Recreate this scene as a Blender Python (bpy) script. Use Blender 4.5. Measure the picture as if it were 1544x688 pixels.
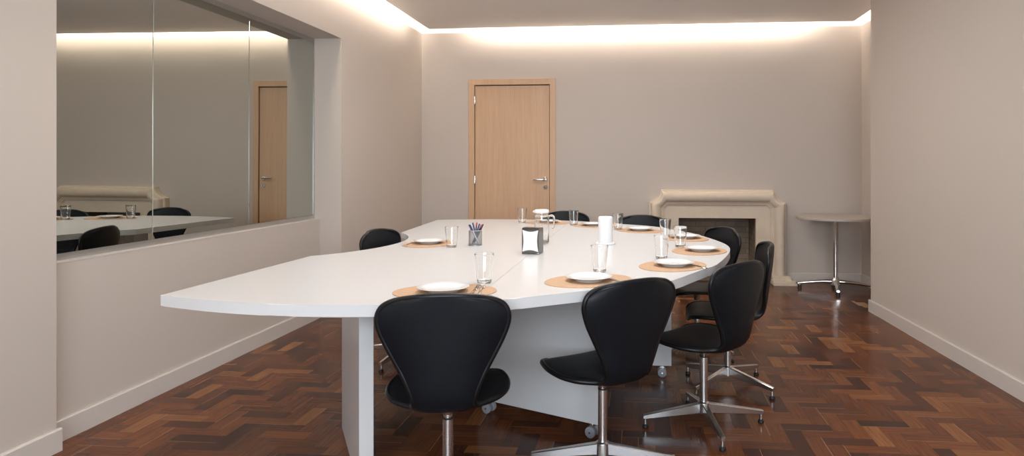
import bpy, bmesh, math, random
from mathutils import Vector, Matrix
random.seed(7)
for o in list(bpy.data.objects):
    bpy.data.objects.remove(o, do_unlink=True)
SC = bpy.context.scene
COL = SC.collection
PI = math.pi

# ------------------------------------------------------------------ camera
cam_data = bpy.data.cameras.new('camera')
cam = bpy.data.objects.new('camera', cam_data)
COL.objects.link(cam)
cam.location = (0, 0, 1.27)
cam.rotation_euler = (PI/2, 0, math.radians(5.086))
cam_data.sensor_width = 36
cam_data.lens = 1000/1544*36
cam_data.shift_x = -(874-772)/1544
cam_data.shift_y = -(344-249)/1544
cam_data.clip_start = 0.02
SC.camera = cam

# ------------------------------------------------------------------ world, exposure
W = bpy.data.worlds.new('world'); SC.world = W; W.use_nodes = True
wb = W.node_tree.nodes['Background']
wb.inputs[0].default_value = (0.75, 0.87, 1.0, 1); wb.inputs[1].default_value = 0.6
SC.view_settings.view_transform = 'Standard'
SC.view_settings.look = 'None'
SC.view_settings.exposure = 0.0
SC.view_settings.gamma = 1.0
SC.view_settings.use_curve_mapping = False

# ------------------------------------------------------------------ lights
def area(name, loc, rot, sx, sy, power, color, spread=180):
    l = bpy.data.lights.new(name, 'AREA'); l.shape = 'RECTANGLE'; l.size = sx; l.size_y = sy
    l.energy = power; l.color = color; l.spread = math.radians(spread)
    o = bpy.data.objects.new(name, l); COL.objects.link(o)
    o.location = loc; o.rotation_euler = rot
    return o
WARM = (1.0, 0.91, 0.82)
area('cove_light', (0.0, 7.185, 3.00), (PI/2, 0, 0), 3.7, 0.17, 62, WARM)                  # back wall slot, strips lie on the lowered ceiling and wash the wall
area('cove_light', (-2.275, 2.70, 3.00), (PI/2, 0, PI/2), 8.2, 0.17, 122, WARM)             # left wall slot
area('cove_light', (2.18, 6.55, 3.00), (PI/2, 0, -PI/2), 0.9, 0.16, 8, WARM)               # alcove slot
area('window_daylight', (0.1, -1.72, 1.62), (PI/2, 0, 0), 3.0, 1.5, 200, (0.80, 0.90, 1.0))   # daylight through the rear window
for y in (2.9, 4.9):
    area('added_ceiling_fill', (-0.25, y, 2.785), (0, 0, 0), 1.2, 1.2, 36, (1.0, 0.98, 0.965))  # unseen fill lights added under the ceiling to brighten table and walls

# ------------------------------------------------------------------ material helpers
def new_mat(name):
    m = bpy.data.materials.new(name); m.use_nodes = True
    nt = m.node_tree
    return m, nt, nt.nodes['Principled BSDF']
def N(nt, typ, **kw):
    n = nt.nodes.new(typ)
    for k, v in kw.items(): setattr(n, k, v)
    return n
def mth(nt, op, a, b=None, c=None):
    n = nt.nodes.new('ShaderNodeMath'); n.operation = op
    for i, v in enumerate((a, b, c)):
        if v is None: continue
        if isinstance(v, (int, float)): n.inputs[i].default_value = v
        else: nt.links.new(v, n.inputs[i])
    return n.outputs[0]
def mixc(nt, fac, a, b, blend='MIX'):
    n = nt.nodes.new('ShaderNodeMix'); n.data_type = 'RGBA'; n.blend_type = blend
    for i, v in ((0, fac), (6, a), (7, b)):
        if isinstance(v, (int, float)): n.inputs[i].default_value = v
        elif isinstance(v, tuple): n.inputs[i].default_value = v if len(v) == 4 else (*v, 1)
        else: nt.links.new(v, n.inputs[i])
    return n.outputs[2]
def plain(name, col, rough=0.5, metal=0.0, noise=0.0, nscale=30, bump=0.0, bscale=200, coat=0.0, spec=0.5):
    m, nt, b = new_mat(name)
    b.inputs['Roughness'].default_value = rough; b.inputs['Metallic'].default_value = metal
    b.inputs['Coat Weight'].default_value = coat; b.inputs['Specular IOR Level'].default_value = spec
    tc = N(nt, 'ShaderNodeTexCoord')
    nz = N(nt, 'ShaderNodeTexNoise'); nz.inputs['Scale'].default_value = nscale; nz.inputs['Detail'].default_value = 4
    nt.links.new(tc.outputs['Object'], nz.inputs['Vector'])
    lo = tuple(max(0, c*(1-noise)) for c in col); hi = tuple(min(1, c*(1+noise)) for c in col)
    nt.links.new(mixc(nt, nz.outputs[0], lo, hi), b.inputs['Base Color'])
    if bump:
        n2 = N(nt, 'ShaderNodeTexNoise'); n2.inputs['Scale'].default_value = bscale; n2.inputs['Detail'].default_value = 3
        nt.links.new(tc.outputs['Object'], n2.inputs['Vector'])
        bp = N(nt, 'ShaderNodeBump'); bp.inputs['Strength'].default_value = bump; bp.inputs['Distance'].default_value = 0.002
        nt.links.new(n2.outputs[0], bp.inputs['Height']); nt.links.new(bp.outputs[0], b.inputs['Normal'])
    return m
M = {}
M['wall'] = plain('taupe wall paint', (0.535, 0.466, 0.408), 0.75, noise=0.02, nscale=2, bump=0.08, bscale=250)
M['cove'] = plain('white cove paint', (0.88, 0.86, 0.83), 0.7, noise=0.01)
M['ceiling'] = plain('ceiling paint', (0.84, 0.795, 0.755), 0.85, noise=0.015, nscale=2)
M['base'] = plain('satin baseboard paint', (0.58, 0.525, 0.475), 0.35, noise=0.01)
M['alu'] = plain('satin aluminium', (0.50, 0.49, 0.47), 0.35, metal=0.8, noise=0.03)
M['laminate'] = plain('white laminate', (0.625, 0.62, 0.615), 0.25, noise=0.01, nscale=3)
M['joint'] = plain('grey joint', (0.42, 0.40, 0.38), 0.6, noise=0.02)
M['leather'] = plain('black leather', (0.0055, 0.007, 0.0095), 0.42, noise=0.3, nscale=60, bump=0.15, bscale=450, spec=0.22)
M['piping'] = plain('black leather welt', (0.006, 0.006, 0.007), 0.36, noise=0.2, bump=0.1, spec=0.3)
M['steel'] = plain('brushed steel', (0.68, 0.67, 0.66), 0.27, metal=1.0, noise=0.05, nscale=50)
M['chrome'] = plain('polished chrome', (0.72, 0.71, 0.70), 0.07, metal=1.0, noise=0.02)
M['darkchrome'] = plain('dark polished chrome', (0.17, 0.168, 0.165), 0.12, metal=1.0, noise=0.02)
M['black'] = plain('black plastic', (0.012, 0.012, 0.012), 0.4, noise=0.2)
M['greyplastic'] = plain('grey caster plastic', (0.28, 0.29, 0.31), 0.4, noise=0.05)
M['porcelain'] = plain('white porcelain', (0.67, 0.67, 0.67), 0.08, noise=0.005)
M['paper'] = plain('white paper', (0.72, 0.72, 0.72), 0.8, noise=0.02, nscale=80, bump=0.25, bscale=120)
M['whiteplastic'] = plain('white plastic', (0.76, 0.76, 0.76), 0.3, noise=0.01)
M['bluepen'] = plain('blue pen plastic', (0.010, 0.022, 0.12), 0.3, noise=0.05)
M['navypen'] = plain('navy pen plastic', (0.012, 0.018, 0.06), 0.3, noise=0.05)
M['redpen'] = plain('red pen plastic', (0.42, 0.045, 0.03), 0.3, noise=0.05)
M['whitepen'] = plain('white pen plastic', (0.75, 0.76, 0.78), 0.3, noise=0.02)
M['wire'] = plain('grey steel wire', (0.33, 0.33, 0.34), 0.4, metal=0.7, noise=0.03)
M['toptaupe'] = plain('taupe laminate', (0.44, 0.385, 0.335), 0.45, noise=0.02)

def glass_mat(name, tint=(1, 1, 1), rough=0.0, ior=1.45):
    m, nt, b = new_mat(name)
    b.inputs['Base Color'].default_value = (*tint, 1)
    b.inputs['Transmission Weight'].default_value = 1; b.inputs['Roughness'].default_value = rough
    b.inputs['IOR'].default_value = ior
    return m
M['glass'] = glass_mat('clear glass', (0.985, 0.99, 0.985))
def mirror_mat():
    m, nt, b = new_mat('tinted mirror glass')
    b.inputs['Base Color'].default_value = (0.50, 0.51, 0.475, 1)
    b.inputs['Metallic'].default_value = 1; b.inputs['Roughness'].default_value = 0.0
    return m
M['mirror'] = mirror_mat()

def cork():
    m, nt, b = new_mat('cork')
    b.inputs['Roughness'].default_value = 0.8
    tc = N(nt, 'ShaderNodeTexCoord')
    v = N(nt, 'ShaderNodeTexVoronoi'); v.inputs['Scale'].default_value = 260
    n = N(nt, 'ShaderNodeTexNoise'); n.inputs['Scale'].default_value = 60; n.inputs['Detail'].default_value = 5
    nt.links.new(tc.outputs['Object'], v.inputs['Vector']); nt.links.new(tc.outputs['Object'], n.inputs['Vector'])
    sep = N(nt, 'ShaderNodeSeparateColor'); nt.links.new(v.outputs['Color'], sep.inputs[0])
    f = mth(nt, 'ADD', mth(nt, 'MULTIPLY', sep.outputs[0], 0.5), mth(nt, 'MULTIPLY', n.outputs[0], 0.5))
    nt.links.new(mixc(nt, f, (0.40, 0.235, 0.13), (0.56, 0.37, 0.235)), b.inputs['Base Color'])
    return m
M['cork'] = cork()

def oak():
    m, nt, b = new_mat('light oak veneer')
    b.inputs['Roughness'].default_value = 0.42
    tc = N(nt, 'ShaderNodeTexCoord'); mp = N(nt, 'ShaderNodeMapping')
    mp.inputs['Scale'].default_value = (1, 1, 0.035)
    nt.links.new(tc.outputs['Object'], mp.inputs['Vector'])
    n1 = N(nt, 'ShaderNodeTexNoise'); n1.inputs['Scale'].default_value = 120; n1.inputs['Detail'].default_value = 6
    n2 = N(nt, 'ShaderNodeTexNoise'); n2.inputs['Scale'].default_value = 14; n2.inputs['Detail'].default_value = 3; n2.inputs['Distortion'].default_value = 0.6
    nt.links.new(mp.outputs[0], n1.inputs['Vector']); nt.links.new(mp.outputs[0], n2.inputs['Vector'])
    c = mixc(nt, n2.outputs[0], (0.53, 0.325, 0.19), (0.66, 0.44, 0.275))
    rr = N(nt, 'ShaderNodeMapRange'); rr.inputs[1].default_value = 0.45; rr.inputs[2].default_value = 0.75
    nt.links.new(n1.outputs[0], rr.inputs[0])
    nt.links.new(mixc(nt, mth(nt, 'MULTIPLY', rr.outputs[0], 0.45), c, (0.47, 0.275, 0.15)), b.inputs['Base Color'])
    return m
M['oak'] = oak()

def stone():
    m, nt, b = new_mat('cream limestone')
    b.inputs['Roughness'].default_value = 0.7
    tc = N(nt, 'ShaderNodeTexCoord')
    n1 = N(nt, 'ShaderNodeTexNoise'); n1.inputs['Scale'].default_value = 9; n1.inputs['Detail'].default_value = 8
    n2 = N(nt, 'ShaderNodeTexNoise'); n2.inputs['Scale'].default_value = 160; n2.inputs['Detail'].default_value = 4
    nt.links.new(tc.outputs['Object'], n1.inputs['Vector']); nt.links.new(tc.outputs['Object'], n2.inputs['Vector'])
    c = mixc(nt, n1.outputs[0], (0.60, 0.485, 0.37), (0.74, 0.63, 0.505))
    nt.links.new(mixc(nt, mth(nt, 'MULTIPLY', n2.outputs[0], 0.25), c, (0.50, 0.40, 0.30)), b.inputs['Base Color'])
    bp = N(nt, 'ShaderNodeBump'); bp.inputs['Strength'].default_value = 0.15; bp.inputs['Distance'].default_value = 0.002
    nt.links.new(n2.outputs[0], bp.inputs['Height']); nt.links.new(bp.outputs[0], b.inputs['Normal'])
    return m
M['stone'] = stone()

def brick():
    m, nt, b = new_mat('firebrick')
    b.inputs['Roughness'].default_value = 0.9
    tc = N(nt, 'ShaderNodeTexCoord')
    sp = N(nt, 'ShaderNodeSeparateXYZ'); nt.links.new(tc.outputs['Object'], sp.inputs[0])
    cb = N(nt, 'ShaderNodeCombineXYZ')
    nt.links.new(mth(nt, 'ADD', sp.outputs[0], sp.outputs[1]), cb.inputs[0]); nt.links.new(sp.outputs[2], cb.inputs[1])
    t = N(nt, 'ShaderNodeTexBrick'); t.inputs['Scale'].default_value = 1
    t.inputs['Brick Width'].default_value = 0.23; t.inputs['Row Height'].default_value = 0.062
    t.inputs['Mortar Size'].default_value = 0.005
    t.inputs['Color1'].default_value = (0.40, 0.31, 0.225, 1); t.inputs['Color2'].default_value = (0.31, 0.235, 0.165, 1)
    t.inputs['Mortar'].default_value = (0.25, 0.19, 0.14, 1)
    nt.links.new(cb.outputs[0], t.inputs['Vector'])
    n = N(nt, 'ShaderNodeTexNoise'); n.inputs['Scale'].default_value = 6; nt.links.new(tc.outputs['Object'], n.inputs['Vector'])
    nt.links.new(mixc(nt, mth(nt, 'MULTIPLY', n.outputs[0], 0.6), t.outputs['Color'], (0.03, 0.024, 0.02)), b.inputs['Base Color'])
    return m
M['brick'] = brick()

def parquet():
    m, nt, b = new_mat('herringbone parquet')
    L = nt.links
    tc = N(nt, 'ShaderNodeTexCoord')
    sp = N(nt, 'ShaderNodeSeparateXYZ'); L.new(tc.outputs['Object'], sp.inputs[0])
    X0, Y0 = sp.outputs[0], sp.outputs[1]
    Wd, n = 0.077, 3
    x = mth(nt, 'DIVIDE', mth(nt, 'SUBTRACT', 20.02, X0), Wd); y = mth(nt, 'DIVIDE', mth(nt, 'ADD', Y0, 20.0), Wd)
    i = mth(nt, 'FLOOR', x); j = mth(nt, 'FLOOR', y)
    k = mth(nt, 'FLOORED_MODULO', mth(nt, 'SUBTRACT', i, j), 2*n)
    k = mth(nt, 'ROUND', k)
    hor = mth(nt, 'LESS_THAN', k, n-0.5)
    # plank origin
    hi0 = mth(nt, 'SUBTRACT', i, k)
    vj0 = mth(nt, 'SUBTRACT', j, mth(nt, 'SUBTRACT', 2*n-1, k))
    def sel(a, c): # hor ? a : c
        return mth(nt, 'ADD', mth(nt, 'MULTIPLY', hor, a), mth(nt, 'MULTIPLY', mth(nt, 'SUBTRACT', 1.0, hor), c))
    pi_ = sel(hi0, i); pj_ = sel(j, vj0)
    along = sel(mth(nt, 'SUBTRACT', x, hi0), mth(nt, 'SUBTRACT', y, vj0))     # 0..n
    across = sel(mth(nt, 'SUBTRACT', y, j), mth(nt, 'SUBTRACT', x, i))        # 0..1
    # borders beside the walls: boards laid along the wall
    Xr = mth(nt, 'SUBTRACT', mth(nt, 'ADD', mth(nt, 'MULTIPLY', Y0, -0.0283), 2.157), X0)   # distance to right wall
    Xl = mth(nt, 'ADD', X0, 2.635)
    dist = mth(nt, 'MINIMUM', Xr, Xl)
    bord = mth(nt, 'LESS_THAN', dist, 0.085)
    by = mth(nt, 'DIVIDE', mth(nt, 'ADD', Y0, 20.0), 0.6)
    bj = mth(nt, 'FLOOR', by)
    def bs(a, c):
        return mth(nt, 'ADD', mth(nt, 'MULTIPLY', bord, a), mth(nt, 'MULTIPLY', mth(nt, 'SUBTRACT', 1.0, bord), c))
    pi2 = bs(mth(nt, 'ADD', mth(nt, 'GREATER_THAN', X0, 0.0), 900.5), pi_); pj2 = bs(bj, pj_)
    al2 = bs(mth(nt, 'MULTIPLY', mth(nt, 'SUBTRACT', by, bj), 6.0), along)
    ac2 = bs(mth(nt, 'DIVIDE', dist, 0.085), across)
    len2 = bs(6.0, float(n))
    idv = N(nt, 'ShaderNodeCombineXYZ'); L.new(pi2, idv.inputs[0]); L.new(pj2, idv.inputs[1]); L.new(hor, idv.inputs[2])
    wn = N(nt, 'ShaderNodeTexWhiteNoise'); wn.noise_dimensions = '3D'; L.new(idv.outputs[0], wn.inputs['Vector'])
    rs = N(nt, 'ShaderNodeSeparateColor'); L.new(wn.outputs['Color'], rs.inputs[0])
    r1, r2, r3 = rs.outputs[0], rs.outputs[1], rs.outputs[2]
    ramp = N(nt, 'ShaderNodeValToRGB'); L.new(r1, ramp.inputs[0])
    e = ramp.color_ramp.elements
    e[0].position = 0.0; e[0].color = (0.040, 0.0145, 0.008, 1)
    e[1].position = 1.0; e[1].color = (0.225, 0.088, 0.030, 1)
    for p, c in ((0.14, (0.060, 0.019, 0.009)), (0.28, (0.094, 0.029, 0.0115)), (0.70, (0.128, 0.039, 0.0140)), (0.92, (0.165, 0.055, 0.0175))):
        q = e.new(p); q.color = (*c, 1)
    # grain
    gv = N(nt, 'ShaderNodeCombineXYZ')
    L.new(mth(nt, 'MULTIPLY', al2, 0.40), gv.inputs[0]); L.new(mth(nt, 'MULTIPLY', ac2, 6.0), gv.inputs[1]); L.new(mth(nt, 'MULTIPLY', r2, 90.0), gv.inputs[2])
    gn = N(nt, 'ShaderNodeTexNoise'); gn.inputs['Scale'].default_value = 1.4; gn.inputs['Detail'].default_value = 6; gn.inputs['Distortion'].default_value = 0.0
    L.new(gv.outputs[0], gn.inputs['Vector'])
    g = N(nt, 'ShaderNodeMapRange'); g.inputs[1].default_value = 0.3; g.inputs[2].default_value = 0.7; g.inputs[3].default_value = 0.72; g.inputs[4].default_value = 1.22
    L.new(gn.outputs[0], g.inputs[0])
    gc = N(nt, 'ShaderNodeCombineColor')
    for q in range(3): L.new(g.outputs[0], gc.inputs[q])
    col = mixc(nt, 1.0, ramp.outputs[0], gc.outputs[0], 'MULTIPLY')
    # joints: mostly hair-thin dark, some pale with filler
    ea = mth(nt, 'MINIMUM', al2, mth(nt, 'SUBTRACT', len2, al2)); ec = mth(nt, 'MINIMUM', ac2, mth(nt, 'SUBTRACT', 1.0, ac2))
    edge = mth(nt, 'MINIMUM', ea, ec)
    thin = mth(nt, 'LESS_THAN', edge, 0.014)
    pale = mth(nt, 'MULTIPLY', mth(nt, 'LESS_THAN', ac2, 0.032), mth(nt, 'GREATER_THAN', r3, 0.78))
    col = mixc(nt, mth(nt, 'MULTIPLY', thin, 0.45), col, (0.02, 0.009, 0.005))
    col = mixc(nt, mth(nt, 'MULTIPLY', pale, 0.75), col, (0.40, 0.22, 0.11))
    L.new(col, b.inputs['Base Color'])
    n3 = N(nt, 'ShaderNodeTexNoise'); n3.inputs['Scale'].default_value = 2.5; L.new(tc.outputs['Object'], n3.inputs['Vector'])
    rg = N(nt, 'ShaderNodeMapRange'); rg.inputs[3].default_value = 0.15; rg.inputs[4].default_value = 0.24
    L.new(n3.outputs[0], rg.inputs[0])
    L.new(mth(nt, 'ADD', rg.outputs[0], mth(nt, 'MULTIPLY', r2, 0.05)), b.inputs['Roughness'])
    b.inputs['Specular IOR Level'].default_value = 0.16
    # every board tilts by a hair, as old parquet does
    geo = N(nt, 'ShaderNodeNewGeometry')
    tv = N(nt, 'ShaderNodeCombineXYZ')
    L.new(mth(nt, 'MULTIPLY', mth(nt, 'SUBTRACT', r2, 0.5), 0.012), tv.inputs[0]); L.new(mth(nt, 'MULTIPLY', mth(nt, 'SUBTRACT', r3, 0.5), 0.012), tv.inputs[1])
    va = N(nt, 'ShaderNodeVectorMath'); va.operation = 'ADD'; L.new(geo.outputs['Normal'], va.inputs[0]); L.new(tv.outputs[0], va.inputs[1])
    vn = N(nt, 'ShaderNodeVectorMath'); vn.operation = 'NORMALIZE'; L.new(va.outputs[0], vn.inputs[0])
    L.new(vn.outputs[0], b.inputs['Normal'])
    return m
M['parquet'] = parquet()

# ------------------------------------------------------------------ mesh helpers
class MB:
    """collects geometry and links it as ONE mesh object"""
    def __init__(self): self.v = []; self.f = []; self.m = []; self.mi = 0
    def add(self, vs, fs):
        o = len(self.v); self.v += [tuple(p) for p in vs]
        self.f += [tuple(i+o for i in f) for f in fs]; self.m += [self.mi]*len(fs)
        return self
    def box(self, x0, x1, y0, y1, z0, z1):
        vs = [(x, y, z) for z in (z0, z1) for y in (y0, y1) for x in (x0, x1)]
        return self.add(vs, [(0, 2, 3, 1), (4, 5, 7, 6), (0, 1, 5, 4), (2, 6, 7, 3), (0, 4, 6, 2), (1, 3, 7, 5)])
    def bbox(self, x0, x1, y0, y1, z0, z1, r=0.004, seg=2):
        bm = bmesh.new(); bmesh.ops.create_cube(bm, size=1)
        for v in bm.verts:
            v.co = Vector(((x0+x1)/2+v.co.x*(x1-x0), (y0+y1)/2+v.co.y*(y1-y0), (z0+z1)/2+v.co.z*(z1-z0)))
        bmesh.ops.bevel(bm, geom=bm.edges[:]+bm.verts[:], offset=r, segments=seg, affect='EDGES', profile=0.5)
        bm.verts.index_update()
        self.add([v.co[:] for v in bm.verts], [[v.index for v in f.verts] for f in bm.faces]); bm.free()
        return self
    def prism(self, pts, z0, z1):
        n = len(pts)
        a = sum(pts[i][0]*pts[(i+1) % n][1]-pts[(i+1) % n][0]*pts[i][1] for i in range(n))
        if a < 0: pts = pts[::-1]
        vs = [(x, y, z0) for x, y in pts]+[(x, y, z1) for x, y in pts]
        fs = [tuple(range(n-1, -1, -1)), tuple(range(n, 2*n))]+[(i, (i+1) % n, n+(i+1) % n, n+i) for i in range(n)]
        return self.add(vs, fs)
    def lathe(self, prof, seg=48, c=(0, 0, 0), closed=False):
        vs = []; fs = []; n = len(prof)
        for s in range(seg):
            a = 2*PI*s/seg
            for r, z in prof: vs.append((c[0]+r*math.cos(a), c[1]+r*math.sin(a), c[2]+z))
        for s in range(seg):
            t = (s+1) % seg
            for i in range(n if closed else n-1):
                k = (i+1) % n
                fs.append((s*n+i, t*n+i, t*n+k, s*n+k))
        if not closed:
            if prof[0][0] > 1e-6: fs.append(tuple(s*n for s in range(seg))[::-1])
            if prof[-1][0] > 1e-6: fs.append(tuple(s*n+n-1 for s in range(seg)))
        return self.add(vs, fs)
    def tube(self, path, r, seg=10, closed=False, cap=True):
        path = [Vector(p) for p in path]; n = len(path)
        rr = r if isinstance(r, (list, tuple)) else [r]*n
        vs = []; fs = []
        up = None
        for i, p in enumerate(path):
            a = path[(i-1) % n] if (closed or i > 0) else p; b = path[(i+1) % n] if (closed or i < n-1) else p
            t = (b-a).normalized()
            if up is None:
                up = Vector((0, 0, 1)) if abs(t.z) < 0.9 else Vector((1, 0, 0))
            u = (up-t*up.dot(t)).normalized(); up = u; w = t.cross(u)
            for s in range(seg):
                g = 2*PI*s/seg
                vs.append(p+(u*math.cos(g)+w*math.sin(g))*rr[i])
        for i in range(n if closed else n-1):
            k = (i+1) % n
            for s in range(seg):
                t = (s+1) % seg
                fs.append((i*seg+s, i*seg+t, k*seg+t, k*seg+s))
        if cap and not closed:
            fs.append(tuple(range(seg))[::-1]); fs.append(tuple((n-1)*seg+s for s in range(seg)))
        return self.add(vs, fs)
    def loft(self, rings, closed_ring=True, cap=True):
        n = len(rings[0]); vs = [p for r in rings for p in r]; fs = []
        for i in range(len(rings)-1):
            for s in range(n if closed_ring else n-1):
                t = (s+1) % n
                fs.append((i*n+s, i*n+t, (i+1)*n+t, (i+1)*n+s))
        if cap and closed_ring:
            fs.append(tuple(range(n))[::-1]); fs.append(tuple((len(rings)-1)*n+s for s in range(n)))
        return self.add(vs, fs)
    def build(self, name, mats, parent=None, smooth=35, loc=None, rotz=0, weld=True, flat_top=False, recalc=True):
        me = bpy.data.meshes.new(name); me.from_pydata(self.v, [], self.f)
        mats = mats if isinstance(mats, (list, tuple)) else [mats]
        for m in mats: me.materials.append(m)
        for p, k in zip(me.polygons, self.m): p.material_index = k
        bm = bmesh.new(); bm.from_mesh(me)
        if weld: bmesh.ops.remove_doubles(bm, verts=bm.verts[:], dist=1e-6)
        if recalc: bmesh.ops.recalc_face_normals(bm, faces=bm.faces[:])
        bm.to_mesh(me); bm.free()
        if smooth:
            for p in me.polygons: p.use_smooth = True
            me.set_sharp_from_angle(angle=math.radians(smooth))
        o = bpy.data.objects.new(name, me); COL.objects.link(o)
        if flat_top:
            for p in me.polygons:
                if abs(p.normal.z) > 0.999: p.use_smooth = False
        if loc: o.location = loc
        o.rotation_euler.z = rotz
        if parent: o.parent = parent
        return o
def thing(name, label, cat, loc=(0, 0, 0), rotz=0, group=None):
    o = bpy.data.objects.new(name, None); COL.objects.link(o); o.empty_display_size = 0.1
    o.location = loc; o.rotation_euler.z = rotz
    o['label'] = label; o['category'] = cat
    if group: o['group'] = group
    return o
def tag(o, label, cat, group=None):
    o['label'] = label; o['category'] = cat
    if group: o['group'] = group
    return o
def struct(o, label=None, cat=None):
    o['kind'] = 'structure'
    if label: o['label'] = label
    if cat: o['category'] = cat
    return o
def dup(root, loc, rotz, label):
    r = root.copy(); COL.objects.link(r); r.location = loc; r.rotation_euler.z = rotz; r['label'] = label
    for ch in list(root.children):
        c = ch.copy(); COL.objects.link(c); c.parent = r
        for g in list(ch.children):
            d = g.copy(); COL.objects.link(d); d.parent = c
    return r
def catmull(pts, sub=6, closed=False):
    out = []; n = len(pts)
    P = lambda i: Vector(pts[i % n] if closed else pts[max(0, min(n-1, i))])
    for i in range(n if closed else n-1):
        a, b, c, d = P(i-1), P(i), P(i+1), P(i+2)
        for s in range(sub):
            t = s/sub
            out.append(0.5*((2*b)+(c-a)*t+(2*a-5*b+4*c-d)*t*t+(3*b-a-3*c+d)*t*t*t))
    if not closed: out.append(Vector(pts[-1]))
    return [tuple(p) for p in out]

# ------------------------------------------------------------------ the room
YB = 7.37; XL = -2.463; ZC = 2.795; ZW = 2.768; YR = -1.6
def rx(y): return 2.003-0.0283*(y-5.965)             # face of the right wall
def ax(y): return 2.385+0.04*(YB-y)                   # face of the alcove wall
struct(MB().box(-3.1, 3.0, YR-0.3, 7.9, -0.1, 0).build('floor', M['parquet'], smooth=0), 'glossy brown herringbone parquet floor', 'floor')

w = MB()
DX0, DX1, DZ = -1.872, -0.962, 2.197                  # door opening
FX0, FX1, FZ = 0.40, 1.30, 0.73                       # firebox opening
w.box(-3.0, DX0, YB, YB+0.14, 0, ZW); w.box(DX0, DX1, YB, YB+0.14, DZ, ZW)
w.box(DX1, FX0, YB, YB+0.14, 0, ZW); w.box(FX0, FX1, YB, YB+0.14, FZ, ZW); w.box(FX1, 3.0, YB, YB+0.14, 0, ZW)
struct(w.build('wall_back', M['wall'], smooth=0), 'taupe back wall', 'wall')
w = MB()
w.box(-3.0, XL, 5.32, YB, 0, ZW)                      # far stretch beside the mirror
w.box(-3.0, XL, YR, 5.32, 2.325, ZW)                  # lintel
w.box(-3.0, -2.65, 2.72, 5.32, 0, 0.822)              # low wall under the mirror
w.box(-3.0, -2.568, YR, 2.72, 0, 2.325)               # near pier
w.box(-3.0, -2.73, 2.72, 5.32, 0.822, 2.325)          # behind the mirror
struct(w.build('wall_left', M['wall'], smooth=0), 'taupe left wall with a niche', 'wall')
w = MB()
w.prism([(rx(YR), YR), (rx(5.95), 5.95), (3.0, 5.95), (3.0, YR)], 0, 3.26)
w.prism([(ax(5.95), 5.95), (ax(YB), YB), (3.0, YB), (3.0, 5.95)], 0, ZW)
struct(w.build('wall_right', M['wall'], smooth=0), 'taupe right wall', 'wall')
w = MB()
WX0, WX1, WZ0, WZ1 = -1.4, 1.6, 0.87, 2.37
w.box(-3.0, WX0, YR-0.2, YR, 0, 3.26); w.box(WX1, 3.0, YR-0.2, YR, 0, 3.26)
w.box(WX0, WX1, YR-0.2, YR, 0, WZ0); w.box(WX0, WX1, YR-0.2, YR, WZ1, 3.26)
struct(w.build('wall_rear', M['wall'], smooth=0))
wf = MB()
for a, b in ((WX0, WX0+0.05), (WX1-0.05, WX1), (0.075, 0.125)): wf.box(a, b, YR-0.1, YR-0.04, WZ0, WZ1)
wf.box(WX0, WX1, YR-0.1, YR-0.04, WZ0, WZ0+0.05); wf.box(WX0, WX1, YR-0.1, YR-0.04, WZ1-0.05, WZ1)
struct(wf.build('window_2', M['cove'], smooth=0))

XE = -2.339; XR = 2.268; YE = 7.25                    # edges of the lowered ceiling
struct(MB().prism([(XE, YR), (XE, YE), (XR, YE), (XR, 5.9), (2.6, 5.9), (2.6, YR)], ZC, ZC+0.03).build('ceiling', M['ceiling'], smooth=0), 'lowered ceiling with a lit slot along the walls', 'ceiling')
w = MB()                                              # upper ceiling and white walls of the light slot
w.box(-3.0, 3.0, YR, 7.5, 3.09, 3.3)
w.box(-3.0, 3.0, YB, YB+0.14, ZW, 3.25)
w.box(-3.0, XL, YR, YB, ZW, 3.25)
w.prism([(ax(5.95), 5.95), (ax(YB), YB), (3.0, YB), (3.0, 5.95)], ZW, 3.25)
struct(w.build('trim_1', M['cove'], smooth=0), 'white light slot around the lowered ceiling', 'trim')

BH = 0.102
def skirt(b, p, q, off, t=0.015):
    """baseboard from p to q, standing t proud on the side given by off"""
    p = Vector(p); q = Vector(q); n = Vector(off).normalized()*t
    prof = [(0, 0), (1, 0), (1, BH-0.006), (0.75, BH), (0, BH)]
    b.loft([[(*(c+n*u), z) for u, z in prof] for c in (p, q)])
b = MB(); skirt(b, (-2.65, 2.72), (-2.65, 5.32), (1, 0)); skirt(b, (-2.568, YR), (-2.568, 2.72+0.015), (1, 0))
skirt(b, (-2.65, 5.32), (XL, 5.32), (0, -1)); skirt(b, (XL, 5.305), (XL, YB), (1, 0))
struct(b.build('baseboard_left', M['base'], smooth=25))
b = MB(); skirt(b, (XL, YB), (-1.916, YB), (0, -1)); skirt(b, (-0.925, YB), (0.12, YB), (0, -1)); skirt(b, (1.60, YB), (ax(YB), YB), (0, -1))
struct(b.build('baseboard_back', M['base'], smooth=25))
b = MB(); skirt(b, (rx(YR), YR), (rx(5.965), 5.965), (-1, -0.028)); skirt(b, (ax(5.95), 5.95), (ax(YB), YB), (-1, 0))
struct(b.build('baseboard_right', M['base'], smooth=25))
b = MB(); skirt(b, (-2.568, YR), (rx(YR), YR), (0, 1))
struct(b.build('baseboard_rear', M['base'], smooth=25))

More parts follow.
